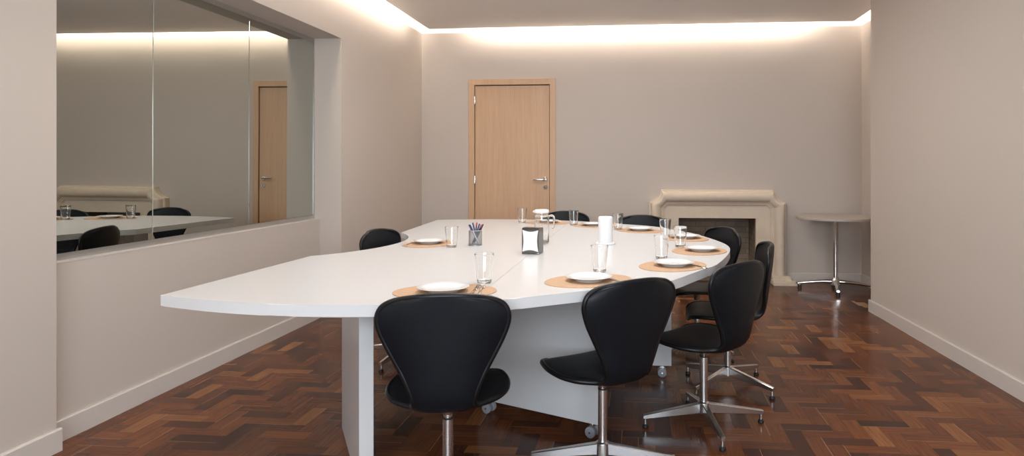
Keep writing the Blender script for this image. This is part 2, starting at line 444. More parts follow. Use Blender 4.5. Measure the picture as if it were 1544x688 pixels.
# ------------------------------------------------------------------ mirror window
win = bpy.data.objects.new('window_1', None); COL.objects.link(win); win.location = (-2.70, 4.02, 0.822)
struct(win, 'large tinted mirror glass wall of three panes in a slim metal frame', 'window')
f = MB(); y0, y1, z0, z1 = 2.72-4.02, 5.32-4.02, 0.0, 2.325-0.822
f.box(-0.03, 0.004, y0, y1, 0, 0.032); f.box(-0.03, 0.004, y0, y1, z1-0.032, z1)
f.box(-0.03, 0.004, y1-0.014, y1, 0.032, z1-0.032)
f.build('window_frame', M['alu'], win, smooth=0)
s = MB(); s.bbox(-0.03, 0.052, y0, y1-0.0, -0.004, 0.0015, 0.001)
s.build('window_sill', M['base'], win, smooth=0)
joints = [y0, 3.475-4.02, 4.392-4.02, y1-0.014]
for a, c in zip(joints[:-1], joints[1:]):
    MB().bbox(-0.012, -0.002, a+0.0025, c-0.0025, 0.032, z1-0.032, 0.0015, 1).build('pane', M['mirror'], win, smooth=0).rotation_euler.y = 0.003
g = MB()
for a in joints[1:3]: g.box(-0.012, -0.003, a-0.003, a+0.003, 0.032, z1-0.032)
g.build('glazing_joint', M['alu'], win, smooth=0)

# ------------------------------------------------------------------ door
door = bpy.data.objects.new('door_1', None); COL.objects.link(door); door.location = (-1.417, YB, 0)
struct(door, 'light oak door in an oak frame on the back wall', 'door')
D = lambda x: x+1.417
f = MB()                                              # architrave and jamb
A0, A1, AZ = -1.916, -0.925, 2.240
f.bbox(D(A0), D(A0)+0.066, -0.016, 0.10, 0, AZ, 0.003); f.bbox(D(A1)-0.066, D(A1), -0.016, 0.10, 0, AZ, 0.003)
f.bbox(D(A0), D(A1), -0.0165, 0.10, AZ-0.066, AZ, 0.003)
f.build('door_frame', M['oak'], door, smooth=0)
MB().bbox(D(A0)+0.072, D(A1)-0.072, 0.004, 0.045, 0.006, AZ-0.076, 0.002).build('door_leaf', M['oak'], door, smooth=0)
MB().box(D(A0)+0.05, D(A1)-0.05, 0.05, 0.09, 0, AZ-0.05).build('door_stop', M['black'], door, smooth=0)
for z in (2.006, 1.105):
    h = MB(); h.tube([(D(-1.847), -0.012, z-0.045), (D(-1.847), -0.012, z+0.045)], 0.007, 12); h.bbox(D(-1.853), D(-1.838), -0.014, 0.005, z-0.04, z+0.04, 0.001)
    h.build('hinge', M['steel'], door)
def disc_y(b, x, z, r, y0, y1, seg=32):
    ring = lambda y, q: [(x+q*math.cos(2*PI*s/seg), y, z+q*math.sin(2*PI*s/seg)) for s in range(seg)]
    b.loft([ring(y1, r), ring(y0+0.002, r), ring(y0, r-0.002)])
h = MB(); disc_y(h, D(-1.047), 1.108, 0.026, -0.006, 0.005)
h.tube([(D(-1.047), -0.005, 1.108), (D(-1.047), -0.04, 1.108), (D(-1.052), -0.048, 1.108), (D(-1.062), -0.052, 1.108), (D(-1.17), -0.052, 1.108)], 0.0095, 14)
h.build('door_handle', M['chrome'], door)
h = MB(); disc_y(h, D(-1.045), 1.024, 0.026, -0.006, 0.005); h.mi = 1
h.bbox(D(-1.045)-0.0035, D(-1.045)+0.0035, -0.0075, 0.0, 1.012, 1.034, 0.001)
h.build('lock_escutcheon', [M['chrome'], M['black']], door)

# ------------------------------------------------------------------ fireplace
fp = thing('fireplace', 'cream stone fireplace with chamfered corners and dark brick hearth on back wall', 'fireplace', (0.846, YB, 0))
F = lambda x: x-0.846
# moulded surround swept along jamb - chamfer - top - chamfer - jamb ; profile: (inward offset, depth out of the wall)
prof = [(0.0, 0.0), (0.0, 0.075), (0.006, 0.084), (0.014, 0.086), (0.020, 0.092), (0.022, 0.112), (0.030, 0.134), (0.046, 0.149), (0.066, 0.156), (0.088, 0.153), (0.108, 0.142),
        (0.122, 0.126), (0.130, 0.110), (0.134, 0.100), (0.142, 0.099), (0.144, 0.090), (0.150, 0.086), (0.158, 0.086), (0.162, 0.076), (0.170, 0.072), (0.170, 0.0)]
OX0, OX1, OZ = F(0.112), F(1.580), 1.0
ch = 0.135
path = [Vector((OX0, 0.086)), Vector((OX0, OZ-ch)), Vector((OX0+ch, OZ)), Vector((OX1-ch, OZ)), Vector((OX1, OZ-ch)), Vector((OX1, 0.086))]
def offset_pt(i, d):
    def nrm(a, c):
        t = (c-a).normalized(); return Vector((t.y, -t.x))
    if i == 0: n1 = n2 = nrm(path[0], path[1])
    elif i == len(path)-1: n1 = n2 = nrm(path[-2], path[-1])
    else: n1 = nrm(path[i-1], path[i]); n2 = nrm(path[i], path[i+1])
    m = (n1+n2).normalized()
    return path[i]+m*(d/max(0.2, m.dot(n1)))
def station(i, j, t):
    ring = []
    for d, y in prof:
        p = offset_pt(i, d).lerp(offset_pt(j, d), t)
        if {i, j} in ({1, 2}, {3, 4}):                # the outer edge of each chamfer is scooped inwards
            nn = (path[j]-path[i]).normalized()
            p = p+Vector((nn.y, -nn.x))*0.030*math.sin(PI*t)**0.8*max(0.0, 1-d/0.13)
        ring.append((p.x, -y, p.y))
    return ring
rings = [station(0, 1, 0)]
for i in range(5):
    for q_ in range(1, 9): rings.append(station(i, i+1, q_/8))
b = MB(); b.loft(rings)
b.build('moulded_surround', M['stone'], fp, smooth=28)
b = MB(); q = 0.168
inn = [offset_pt(i, q) for i in range(len(path))]
HX0, HX1, HZ = F(0.434), F(1.262), 0.692              # opening
fr = -0.060
b.add([(inn[0].x, fr, 0.086), (HX0, fr, 0.086), (HX0, fr, HZ), (HX1, fr, HZ), (HX1, fr, 0.086), (inn[5].x, fr, 0.086), (inn[4].x, fr, inn[4].y), (inn[3].x, fr, inn[3].y), (inn[2].x, fr, inn[2].y), (inn[1].x, fr, inn[1].y)],
      [(0, 1, 2, 9), (9, 2, 8), (2, 3, 7, 8), (3, 6, 7), (3, 4, 5, 6)])
b.add([(HX0, fr, 0), (HX0, 0.02, 0), (HX0, 0.02, HZ), (HX0, fr, HZ), (HX1, fr, HZ), (HX1, 0.02, HZ), (HX1, 0.02, 0), (HX1, fr, 0)],
      [(0, 1, 2, 3), (3, 2, 5, 4), (4, 5, 6, 7)])
b.add([(inn[0].x, fr, 0), (HX0, fr, 0), (HX0, fr, 0.086), (inn[0].x, fr, 0.086)], [(0, 1, 2, 3)])
b.add([(HX1, fr, 0), (inn[5].x, fr, 0), (inn[5].x, fr, 0.086), (HX1, fr, 0.086)], [(0, 1, 2, 3)])
b.build('slip_panel', M['stone'], fp, smooth=0)
for sgn in (-1, 1):                                   # stepped plinth block under each jamb
    xo = OX0 if sgn < 0 else OX1; xi = inn[0].x if sgn < 0 else inn[5].x
    b = MB()
    for (e, y, za, zb) in ((0.075, 0.262, 0.0, 0.022), (0.062, 0.245, 0.022, 0.052), (0.030, 0.205, 0.052, 0.066), (0.022, 0.190, 0.066, 0.088)):
        a, c = sorted((xo+sgn*e, xi-sgn*0.002))
        b.bbox(a, c, -y, 0.0, za, zb, 0.004)
    b.build('plinth', M['stone'], fp, smooth=0)
b = MB(); t = 0.03; dp = 0.42                          # brick firebox
b.box(HX0-t, HX0, 0.0, dp, 0.0, FZ); b.box(HX1, HX1+t, 0.0, dp, 0.0, FZ); b.box(HX0-t, HX1+t, dp, dp+t, 0.0, FZ)
b.box(HX0-t, HX1+t, 0.0, dp, HZ+0.01, FZ); b.box(HX0, HX1, 0.0, dp, 0.001, 0.006)
b.build('firebox', M['brick'], fp, smooth=0)

# ------------------------------------------------------------------ conference table
K = 0.9094                                            # plan points were first taken for a lower top
TC = (-0.591, 4.00)
TZ0, TZ1 = 0.747, 0.788
half = [(-1.94, 2.54), (-1.657, 2.455), (-1.388, 2.412), (-1.151, 2.415), (-0.96, 2.44), (-0.67, 2.52), (-0.515, 2.588), (-0.351, 2.70), (-0.1, 2.868), (0.045, 2.962), (0.132, 3.045), (0.198, 3.150), (0.264, 3.285), (0.343, 3.440), (0.416, 3.589), (0.51, 3.92), (0.567, 4.2)]
full = half+[(0.583, 4.40)]+[(x, 8.80-y) for x, y in reversed(half)]
curve = catmull([(x, y, 0) for x, y in full], 6)
curve = [(p[0]*K-TC[0], p[1]*K-TC[1]) for p in curve]
seam = -0.589-TC[0]
tab = thing('conference_table', 'large white D-shaped conference table with a curved bite in its left edge', 'table', (*TC, 0))
def slab(pts):
    n = len(pts); b = MB()
    a = sum(pts[i][0]*pts[(i+1) % n][1]-pts[(i+1) % n][0]*pts[i][1] for i in range(n))
    if a < 0: pts = pts[::-1]
    bm = bmesh.new()
    vs = [bm.verts.new((x, y, TZ0)) for x, y in pts]
    fc = bm.faces.new(vs); r = bmesh.ops.extrude_face_region(bm, geom=[fc])
    for v in r['geom']:
        if isinstance(v, bmesh.types.BMVert): v.co.z = TZ1
    es = [e for e in bm.edges if abs(e.verts[0].co.z-e.verts[1].co.z) < 1e-6]
    bmesh.ops.bevel(bm, geom=es, offset=0.0018, segments=2, affect='EDGES', profile=0.5)
    bmesh.ops.triangulate(bm, faces=[f for f in bm.faces if len(f.verts) > 4])
    bm.verts.index_update()
    b.add([v.co[:] for v in bm.verts], [[v.index for v in f.verts] for f in bm.faces]); bm.free()
    return b
def cut(pts, right):
    out = []
    for i in range(len(pts)-1):
        (x0, y0), (x1, y1) = pts[i], pts[i+1]
        ins = (x0 > seam) == right
        if ins: out.append((x0, y0))
        if (x0 > seam) != (x1 > seam):
            t = (seam-x0)/(x1-x0); out.append((seam+(0.0012 if right else -0.0012), y0+t*(y1-y0)))
    if (pts[-1][0] > seam) == right: out.append(pts[-1])
    return out
rightp = cut(curve, True); leftp = cut(curve, False)
# concave bite on the left edge: arc through (-1.905,3.72), (-1.63,4.40), (-1.865,5.06)
bite = []
ctr = Vector((-2.66+0.0, 4.40)); 
p0 = Vector((-1.905, 3.705)); p1 = Vector((-1.862, 5.065)); pm = Vector((-1.63, 4.40))
def circ(a, b_, c):
    d = 2*(a.x*(b_.y-c.y)+b_.x*(c.y-a.y)+c.x*(a.y-b_.y))
    ux = (a.length_squared*(b_.y-c.y)+b_.length_squared*(c.y-a.y)+c.length_squared*(a.y-b_.y))/d
    uy = (a.length_squared*(c.x-b_.x)+b_.length_squared*(a.x-c.x)+c.length_squared*(b_.x-a.x))/d
    return Vector((ux, uy))
cc = circ(p0, pm, p1); R = (p0-cc).length
a0 = math.atan2(p0.y-cc.y, p0.x-cc.x); a1 = math.atan2(p1.y-cc.y, p1.x-cc.x)
for i in range(33):
    a = a0+(a1-a0)*i/32
    bite.append(((cc.x+R*math.cos(a))*K-TC[0], (cc.y+R*math.sin(a))*K-TC[1]))
# leftp runs near corner -> seam near ... seam far -> far corner ; close it through the bite (far to near)
slab(rightp).build('tabletop', M['laminate'], tab, smooth=20, flat_top=True)
slab(leftp+list(reversed(bite))).build('tabletop', M['laminate'], tab, smooth=20, flat_top=True)
ys = sorted(y for x, y in rightp if abs(x-seam) < 0.002)
MB().box(seam-0.0010, seam+0.0010, ys[0]+0.004, ys[-1]-0.004, TZ0+0.002, TZ1-0.0004).build('joint_strip', M['joint'], tab, smooth=0)

def leg_panel(a, c, z0, th, wheels):
    a = Vector(a)-Vector(TC); c = Vector(c)-Vector(TC)
    L = (c-a).length; ang = math.atan2(c.y-a.y, c.x-a.x)
    b = MB().bbox(-L/2, L/2, -th/2, th/2, z0, TZ0, 0.002)
    o = b.build('leg_panel', M['laminate'], tab, smooth=0, loc=((a.x+c.x)/2, (a.y+c.y)/2, 0), rotz=ang)
    for e in (-1, 1):
        if not wheels: break
        w_ = MB(); x = e*(L/2-0.055)
        w_.lathe([(0.008, 0.052), (0.008, z0+0.001)], 12, (x, 0, 0)); w_.box(x-0.012, x+0.012, -0.013, 0.013, 0.045, 0.06)
        w_.mi = 1
        for yy in (-0.021, 0.021):
            ring = lambda y, q: [(x+q*math.cos(2*PI*s/28), y, 0.0262+q*math.sin(2*PI*s/28)) for s in range(28)]
            w_.loft([ring(yy-0.008, 0.020), ring(yy-0.006, 0.026), ring(yy+0.006, 0.026), ring(yy+0.008, 0.020)])
        w_.mi = 0
        w_.tube([(x, -0.032, 0.0262), (x, 0.032, 0.0262)], 0.005, 10)
        w_.build('caster', [M['steel'], M['greyplastic']], o, smooth=35)
    return o
for fl in (0, 1):
    q = lambda y: 8.0-y if fl else y
    leg_panel((-1.063, q(2.515)), (-1.405, q(3.105)), 0.0, 0.055, False)
    leg_panel((-0.165, q(3.072)), (-0.815, q(3.377)), 0.068, 0.050, True)
leg_panel((0.195, 4.02), (-0.45, 4.02), 0.068, 0.050, True)

# ------------------------------------------------------------------ chairs
def interp(tab_, s):
    for (a, va), (c, vc) in zip(tab_[:-1], tab_[1:]):
        if s <= c:
            t = (s-a)/(c-a); t = max(0, min(1, t)); return va+(vc-va)*t
    return tab_[-1][1]
def make_shell():
    prof = catmull([(0.238, 0.400, 0), (0.216, 0.420, 0), (0.165, 0.431, 0), (0.06, 0.428, 0), (-0.05, 0.420, 0), (-0.110, 0.417, 0), (-0.150, 0.423, 0), (-0.178, 0.447, 0), (-0.191, 0.492, 0), (-0.201, 0.56, 0), (-0.212, 0.65, 0), (-0.221, 0.735, 0), (-0.231, 0.822, 0)], 12)
    prof = [Vector((p[0], p[1])) for p in prof]
    ss = [0]
    for a, c in zip(prof[:-1], prof[1:]): ss.append(ss[-1]+(c-a).length)
    Lt = ss[-1]
    def at(s):
        for i in range(len(ss)-1):
            if s <= ss[i+1]:
                t = (s-ss[i])/(ss[i+1]-ss[i]); return prof[i].lerp(prof[i+1], t)
        return prof[-1]
    # smooth half width along the profile (s measured from the seat front)
    ctrl = [(0.0, 0.135), (0.03, 0.178), (0.08, 0.207), (0.15, 0.229), (0.21, 0.234), (0.27, 0.225), (0.32, 0.198), (0.355, 0.158), (0.385, 0.122), (0.42, 0.108), (0.46, 0.115), (0.52, 0.141), (0.58, 0.174), (0.64, 0.207), (0.69, 0.228), (0.725, 0.234), (0.755, 0.229), (0.78, 0.212), (0.80, 0.178), (0.8101, 0.140)]
    k = Lt/0.8101
    cv = catmull([(a*k, b_, 0) for a, b_ in ctrl], 8)
    wt = [(p[0], p[1]*0.94) for p in cv]
    NU, NV = 72, 24
    S = []
    for iu in range(NU+1):
        u = iu/NU
        u = u if True else u
        s = Lt*(0.5-0.5*math.cos(PI*u))*0.35+Lt*u*0.65
        p = at(s); e = 0.004
        tg = (at(min(Lt, s+e))-at(max(0, s-e))).normalized(); nr = Vector((tg.y, -tg.x))     # towards the sitter: up / forward
        if nr.y < 0 and abs(nr.y) > 0.5: nr = -nr
        hw = interp(wt, s)
        backness = max(0.0, min(1.0, (s/Lt-0.50)/0.18)); seatness = 1-backness
        row = []
        # rounded ends: pull the corners of the first and last rows along the profile
        for iv in range(NV+1):
            v = -1+2*iv/NV
            cup = (0.034*backness*abs(v)**2.2+0.010*seatness*abs(v)**2)*min(1.0, hw/0.2)
            ds = 0.0
            if s > Lt*0.86: ds = -0.016*((s/Lt-0.86)/0.14)*abs(v)**2.5
            if s < Lt*0.10: ds = 0.020*(1-s/Lt/0.10)*abs(v)**2.5
            q = p+tg*ds+nr*cup
            row.append(Vector((q.x, v*hw, q.y)))
        S.append((row, nr))
    return S
def shell_mesh():
    S = make_shell(); NU = len(S); NV = len(S[0][0]); b = MB(); th = 0.024
    top = []; bot = []
    for iu, (row, nr) in enumerate(S):
        for iv, p in enumerate(row):
            v = -1+2*iv/(NV-1); uu = iu/(NU-1)
            crown = 0.010*(1-abs(v)**4)*min(1, uu*8)*min(1, (1-uu)*8)
            n3 = Vector((nr.x, 0, nr.y))
            top.append(p+n3*crown); bot.append(p-n3*th*(0.55+0.45*(1-abs(v)**6)))
    n = NU*NV; fs = []
    for i in range(NU-1):
        for j in range(NV-1):
            a = i*NV+j
            fs.append((a, a+1, a+NV+1, a+NV)); fs.append((n+a, n+a+NV, n+a+NV+1, n+a+1))
    per = [j for j in range(NV)]+[i*NV+NV-1 for i in range(1, NU)]+[(NU-1)*NV+j for j in range(NV-2, -1, -1)]+[i*NV for i in range(NU-2, 0, -1)]
    for a, c in zip(per, per[1:]+per[:1]): fs.append((a, n+a, n+c, c))
    b.add(top+bot, fs)
    edge_t = [top[i] for i in per]; edge_b = [bot[i] for i in per]
    cen = Vector((0, 0, 0))
    pip = [(t*0.5+q*0.5) for t, q in zip(edge_t, edge_b)]
    return b, pip
def make_chair():
    t = thing('office_chair', 'x', 'chair', group='black leather chairs around the white table')
    b, pip = shell_mesh()
    b.build('seat_shell', M['leather'], t, smooth=50)
    p = MB(); p.tube(pip, 0.0105, 10, closed=True)
    p.build('piping', M['piping'], t, smooth=60)
    b = MB(); b.lathe([(0.0, 0.402), (0.05, 0.402), (0.05, 0.397), (0.030, 0.390), (0.0235, 0.380), (0.0215, 0.350), (0.019, 0.343), (0.0, 0.343)], 28)
    b.build('seat_mount', M['steel'], t)
    b = MB(); b.lathe([(0.0, 0.352), (0.0165, 0.352), (0.0165, 0.334), (0.0195, 0.334), (0.0195, 0.11), (0.0, 0.11)], 28); b.mi = 1
    b.lathe([(0.0199, 0.334), (0.0199, 0.3405), (0.016, 0.3405)], 28)
    b.build('column', [M['steel'], M['black']], t)
    hub = MB().lathe([(0.0, 0.119), (0.021, 0.119), (0.028, 0.113), (0.029, 0.063), (0.024, 0.058), (0.0, 0.058)], 28).build('base_hub', M['steel'], t)
    l = MB(); rings = []
    for x, zt, hh, hw in ((0.012, 0.113, 0.050, 0.0155), (0.15, 0.0895, 0.037, 0.013), (0.296, 0.0645, 0.022, 0.0105), (0.300, 0.0625, 0.018, 0.0095)):
        e = 0.0035
        rings.append([(x, -hw+e, zt), (x, hw-e, zt), (x, hw, zt-e), (x, hw, zt-hh+e), (x, hw-e, zt-hh), (x, -hw+e, zt-hh), (x, -hw, zt-hh+e), (x, -hw, zt-e)])
    l.loft(rings)
    l.lathe([(0.0, 0.06), (0.0075, 0.06), (0.0075, 0.012), (0.0, 0.012)], 16, (0.289, 0, 0)); l.mi = 1
    l.lathe([(0.0, 0.019), (0.009, 0.018), (0.0145, 0.012), (0.0155, 0.004), (0.013, 0.0), (0.0, 0.0)], 20, (0.289, 0, 0))
    m0 = l.build('leg', [M['steel'], M['black']], hub, smooth=22)
    for q in range(1, 4):
        c = m0.copy(); COL.objects.link(c); c.parent = hub; c.rotation_euler.z = q*PI/2
    return t
CH = make_chair()
CG = 'black leather chairs around the white table'
def place(first, x, y, face, base, label, lift=0.0):
    """face: direction the sitter looks, degrees from +X ; base: direction of one leg"""
    r = CH if first else dup(CH, (0, 0, 0), 0, label)
    r['label'] = label; r.location = (x, y, 0); r.rotation_euler.z = math.radians(face)
    for ch in r.children:
        k = ch.name.split('.')[0]
        if k == 'base_hub': ch.rotation_euler.z = math.radians(base-face)
        if k in ('seat_shell', 'piping', 'seat_mount'): ch.location.z = lift
    return r
chairs = [
    (-0.702, 2.398, 102, 50, 'black chair nearest the camera, back turned, in front of the white table', 0.012),
    (-0.150, 2.768, 128, 2, 'black swivel chair at the near right, seat pointing left under the table', 0.0),
    (0.316, 3.278, 139, 11, 'black chair at the right of the table whose four star legs stand fully clear', -0.004),
    (0.510, 3.874, 178, 47, 'black chair seen edge-on behind the chair with clear star legs', 0.0),
    (0.395, 4.560, 205, 45, 'black chair on the right side in front of the dark hearth opening', 0.012),
    (0.000, 5.650, 262, 30, 'black chair beyond the table just left of the stone fireplace', 0.0),
    (-0.700, 6.090, 268, 20, 'black chair beyond the table, just right of the oak door', 0.0),
    (-1.512, 4.225, -12, 168, 'black chair tucked into the curved bite at the left of the table', 0.015),
]
for i, (x, y, fa, ba, lab, lf) in enumerate(chairs): place(i == 0, x, y, fa, ba, lab, lf)

# ------------------------------------------------------------------ round side table
rt = thing('round_table', 'small round pedestal table with chrome star foot in the right alcove', 'table', (1.995, 6.955, 0))
b = MB(); r = 0.382
b.lathe([(0.0, 0.722), (r-0.004, 0.722), (r, 0.726), (r, 0.744), (r-0.004, 0.748), (0.0, 0.748)], 72)
b.build('tabletop', M['toptaupe'], rt)
b = MB(); b.lathe([(0.0, 0.722), (0.07, 0.722), (0.07, 0.716), (0.026, 0.712), (0.026, 0.10), (0.0, 0.10)], 32)
b.build('column', M['chrome'], rt)
hub = MB().lathe([(0.0, 0.125), (0.027, 0.125), (0.045, 0.10), (0.046, 0.045), (0.036, 0.035), (0.0, 0.035)], 32).build('base_hub', M['chrome'], rt)
hub.rotation_euler.z = math.radians(-12)
l = MB(); rings = []
for i in range(11):
    t = i/10; x = 0.03+0.335*t; zt = 0.105-0.045*t**1.6; hw = 0.024-0.008*t; hh = 0.042-0.020*t
    rings.append([(x, hw*math.cos(a), zt-hh/2+hh/2*math.sin(a)) for a in [2*PI*s/16 for s in range(16)]])
l.loft(rings); l.lathe([(0, 0.05), (0.010, 0.05), (0.010, 0.03), (0.0, 0.03)], 14, (0.345, 0, 0)); l.mi = 1
l.lathe([(0, 0.036), (0.018, 0.034), (0.021, 0.0), (0, 0)], 20, (0.345, 0, 0))
m0 = l.build('leg', [M['chrome'], M['black']], hub, smooth=40)
for q in range(1, 4):
    c = m0.copy(); COL.objects.link(c); c.parent = hub; c.rotation_euler.z = q*PI/2

# ------------------------------------------------------------------ place settings
TT = 0.7882
MT = 0.003
PT = TT+MT
def mat_mesh(a, c):
    b = MB(); pts = [(a*math.cos(2*PI*s/72), c*math.sin(2*PI*s/72)) for s in range(72)]
    b.prism(pts, 0, MT)
    return b
MAT0 = mat_mesh(0.215, 0.165).build('placemat', M['cork'], smooth=30); MAT0['category'] = 'placemat'; MAT0['group'] = 'cork placemats on the white table'
def plate_mesh():
    b = MB()
    b.lathe([(0.0, 0.0035), (0.056, 0.0035), (0.058, 0.0), (0.062, 0.0), (0.064, 0.003), (0.082, 0.011), (0.106, 0.0195), (0.1075, 0.0212), (0.1055, 0.0222), (0.084, 0.0155), (0.070, 0.0095), (0.062, 0.0072), (0.0, 0.0066)], 64)
    return b
PL0 = plate_mesh().build('dinner_plate', M['porcelain'], smooth=50); PL0['category'] = 'plate'; PL0['group'] = 'white plates on the cork placemats'
def glass_mesh():
    b = MB()
    b.lathe([(0.0, 0.0), (0.029, 0.0), (0.0315, 0.002), (0.0325, 0.006), *[(0.0325+0.011*t/8, 0.006+0.126*t/8) for t in range(1, 9)], (0.0431, 0.1331), (0.0424, 0.1335), (0.0417, 0.1331), *[(0.0413-0.0105*t/8, 0.132-0.116*t/8) for t in range(0, 9)], (0.028, 0.0125), (0.0, 0.0115)], 64)
    return b
GL0 = glass_mesh().build('drinking_glass', M['glass'], smooth=24, recalc=False); GL0['category'] = 'glass'; GL0['group'] = 'clear tumblers on the white table'
def put(src, first, x, y, z, rz, label):
    o = src if first else src.copy()
    if not first: COL.objects.link(o)
    o.location = (x*K, y*K, z); o.scale = (K, K, K); o.rotation_euler.z = math.radians(rz); o['label'] = label
    return o
settings = [   # mat x,y,rot ; plate x,y ; glass x,y ; words
    ((-0.806, 2.712, 10), (-0.812, 2.705), (-0.690, 2.925), 'in front of the nearest chair'),
    ((-0.228, 3.025, 40), (-0.226, 3.020), (-0.193, 3.275), 'by the chair in profile at the near right'),
    ((0.178, 3.510, 62), (0.183, 3.510), (0.128, 3.765), 'by the chair with clear star legs'),
    ((0.372, 4.135, 75), (0.385, 4.135), (0.268, 4.320), 'at the rounded right end by the edge-on chair'),
    ((0.330, 4.830, 105), (0.335, 4.840), (0.194, 4.900), 'in front of the hearth-side chair'),
    ((0.005, 5.370, 130), (0.010, 5.375), (-0.168, 5.430), 'before the chair left of the fireplace'),
    ((-0.385, 5.760, 145), (-0.395, 5.775), (-0.568, 5.790), 'behind the white paper roll'),
    ((-0.835, 6.010, 160), (-0.830, 6.010), (-1.060, 5.990), 'behind the water jug near the oak door'),
    ((-1.405, 4.345, 88), (-1.405, 4.360), (-1.198, 4.175), 'beside the curved bite at the left'),
]
mat_l = ['oval cork placemat nearest the camera, in front of the nearest chair', 'oval cork placemat at the near right of the table, second from the nearest', 'oval cork placemat beside the chair with clear star legs',
         'oval cork placemat at the rounded right end of the white table', 'oval cork placemat nearest the hearth opening', 'oval cork placemat before the chair left of the fireplace', 'oval cork placemat partly hidden by the white paper roll',
         'oval cork placemat behind the glass jug, nearest the oak door', 'oval cork placemat beside the curved bite at the table left']
pl_l = ['round white plate nearest the camera with cutlery to its right', 'round white plate at the near right with a knife beside it', 'round white plate beside the chair with clear star legs', 'round white plate at the rounded right end of the table',
        'round white plate nearest the hearth opening', 'round white plate before the chair left of the fireplace', 'round white plate partly hidden by the white paper roll', 'round white plate behind the glass jug, nearest the door', 'round white plate beside the curved bite at the table left']
gl_l = ['clear tumbler nearest the camera, behind the first cork placemat', 'clear tumbler behind the plate at the near right', 'clear tumbler behind the plate beside the chair with clear star legs', 'clear tumbler left of the plate at the rounded right end',
        'clear tumbler left of the plate nearest the hearth', 'clear tumbler just right of the white paper roll', 'clear tumbler between the glass jug and the white paper roll', 'clear tumbler just left of the glass jug, in front of the oak door', 'clear tumbler at the left, next to the mesh pen cup']
for i, (m_, p_, g_, wds) in enumerate(settings):
    put(MAT0, i == 0, m_[0], m_[1], TT, m_[2], mat_l[i])
    put(PL0, i == 0, p_[0], p_[1], PT+0.0002, i*17, pl_l[i])
    put(GL0, i == 0, g_[0], g_[1], TT+0.0002, 0, gl_l[i])

# cutlery
def flat_strip(b, pts, th=0.0018):
    """pts: (x, half width, z) along x"""
    rings = []
    for x, hw, z in pts: rings.append([(x, -hw, z), (x, -hw*0.6, z+th), (x, hw*0.6, z+th), (x, hw, z), (x, 0, z-th*0.2)])
    b.loft(rings)
def make_fork():
    b = MB()
    flat_strip(b, [(-0.095, 0.004, 0.001), (-0.09, 0.0085, 0.001), (-0.07, 0.0085, 0.001), (-0.03, 0.0045, 0.002), (0.02, 0.003, 0.006), (0.035, 0.004, 0.007), (0.045, 0.010, 0.005), (0.055, 0.0115, 0.0035)])
    for k in range(4):
        y = -0.0093+k*0.0062
        b.tube([(0.054, y, 0.004), (0.07, y, 0.003), (0.085, y, 0.004), (0.096, y, 0.007)], [0.0016, 0.0015, 0.0013, 0.0008], 6)
    return b
def make_knife():
    b = MB()
    flat_strip(b, [(-0.105, 0.004, 0.001), (-0.10, 0.008, 0.001), (-0.06, 0.007, 0.001), (0.0, 0.005, 0.001)], 0.004)
    rings = []
    for x, a, c in ((-0.002, -0.005, 0.005), (0.01, -0.008, 0.008), (0.06, -0.009, 0.009), (0.09, -0.006, 0.009), (0.105, 0.003, 0.008)):
        rings.append([(x, a, 0.001), (x, a, 0.0018), (x, c, 0.0026), (x, c, 0.001)])
    b.loft(rings)
    return b
def cutlery(kind, x, y, ang, label, z=PT+0.0003, src=None):
    if src: o = src.copy(); COL.objects.link(o)
    else: o = (make_fork() if kind == 'fork' else make_knife()).build(kind, M['chrome'], smooth=40)
    o.location = (x*K, y*K, z); o.scale = (K, K, K); o.rotation_euler.z = math.radians(ang); o['label'] = label; o['category'] = kind; o['group'] = 'steel cutlery on the placemats'
    return o
fk = cutlery('fork', -0.660, 2.735, 98, 'steel fork right of the nearest white plate')
kn = cutlery('knife', -0.688, 2.765, 94, 'steel knife between the nearest plate and its fork')
cutlery('knife', -0.085, 2.985, 118, 'steel knife right of the near right plate', src=kn)
cutlery('knife', 0.300, 3.500, 115, 'steel knife right of the plate beside the chair with clear star legs', src=kn)
cutlery('fork', -1.522, 4.325, 88, 'steel fork left of the plate beside the curved bite', src=fk)

# ------------------------------------------------------------------ pen cup and pens
PCX, PCY = -1.073*K, 4.295*K
cup = thing('pen_cup', 'round grey wire mesh pen cup full of pens on the white table', 'pen holder', (PCX, PCY, TT)); cup.scale = (K, K, K)
b = MB(); R_ = 0.043; Hc = 0.10
for k in range(64):
    a = 2*PI*k/64; b.tube([(R_*math.cos(a), R_*math.sin(a), 0.002), (R_*math.cos(a), R_*math.sin(a), Hc-0.002)], 0.0005, 4, cap=False)
for k in range(1, 26):
    z = 0.003+k*(Hc-0.006)/26
    b.tube([(R_*math.cos(2*PI*s/40), R_*math.sin(2*PI*s/40), z) for s in range(40)], 0.0005, 4, closed=True)
b.build('mesh_wall', M['wire'], cup, smooth=60, weld=False)
b = MB(); b.tube([(R_*math.cos(2*PI*s/48), R_*math.sin(2*PI*s/48), Hc-0.001) for s in range(48)], 0.0024, 8, closed=True)
b.build('rim', M['alu'], cup, smooth=60)
b = MB(); b.lathe([(0, 0.0), (R_+0.0008, 0.0), (R_+0.0015, 0.003), (R_+0.0008, 0.006), (R_-0.001, 0.006), (R_-0.001, 0.002), (0, 0.002)], 48)
b.build('cup_base', M['wire'], cup, smooth=40)
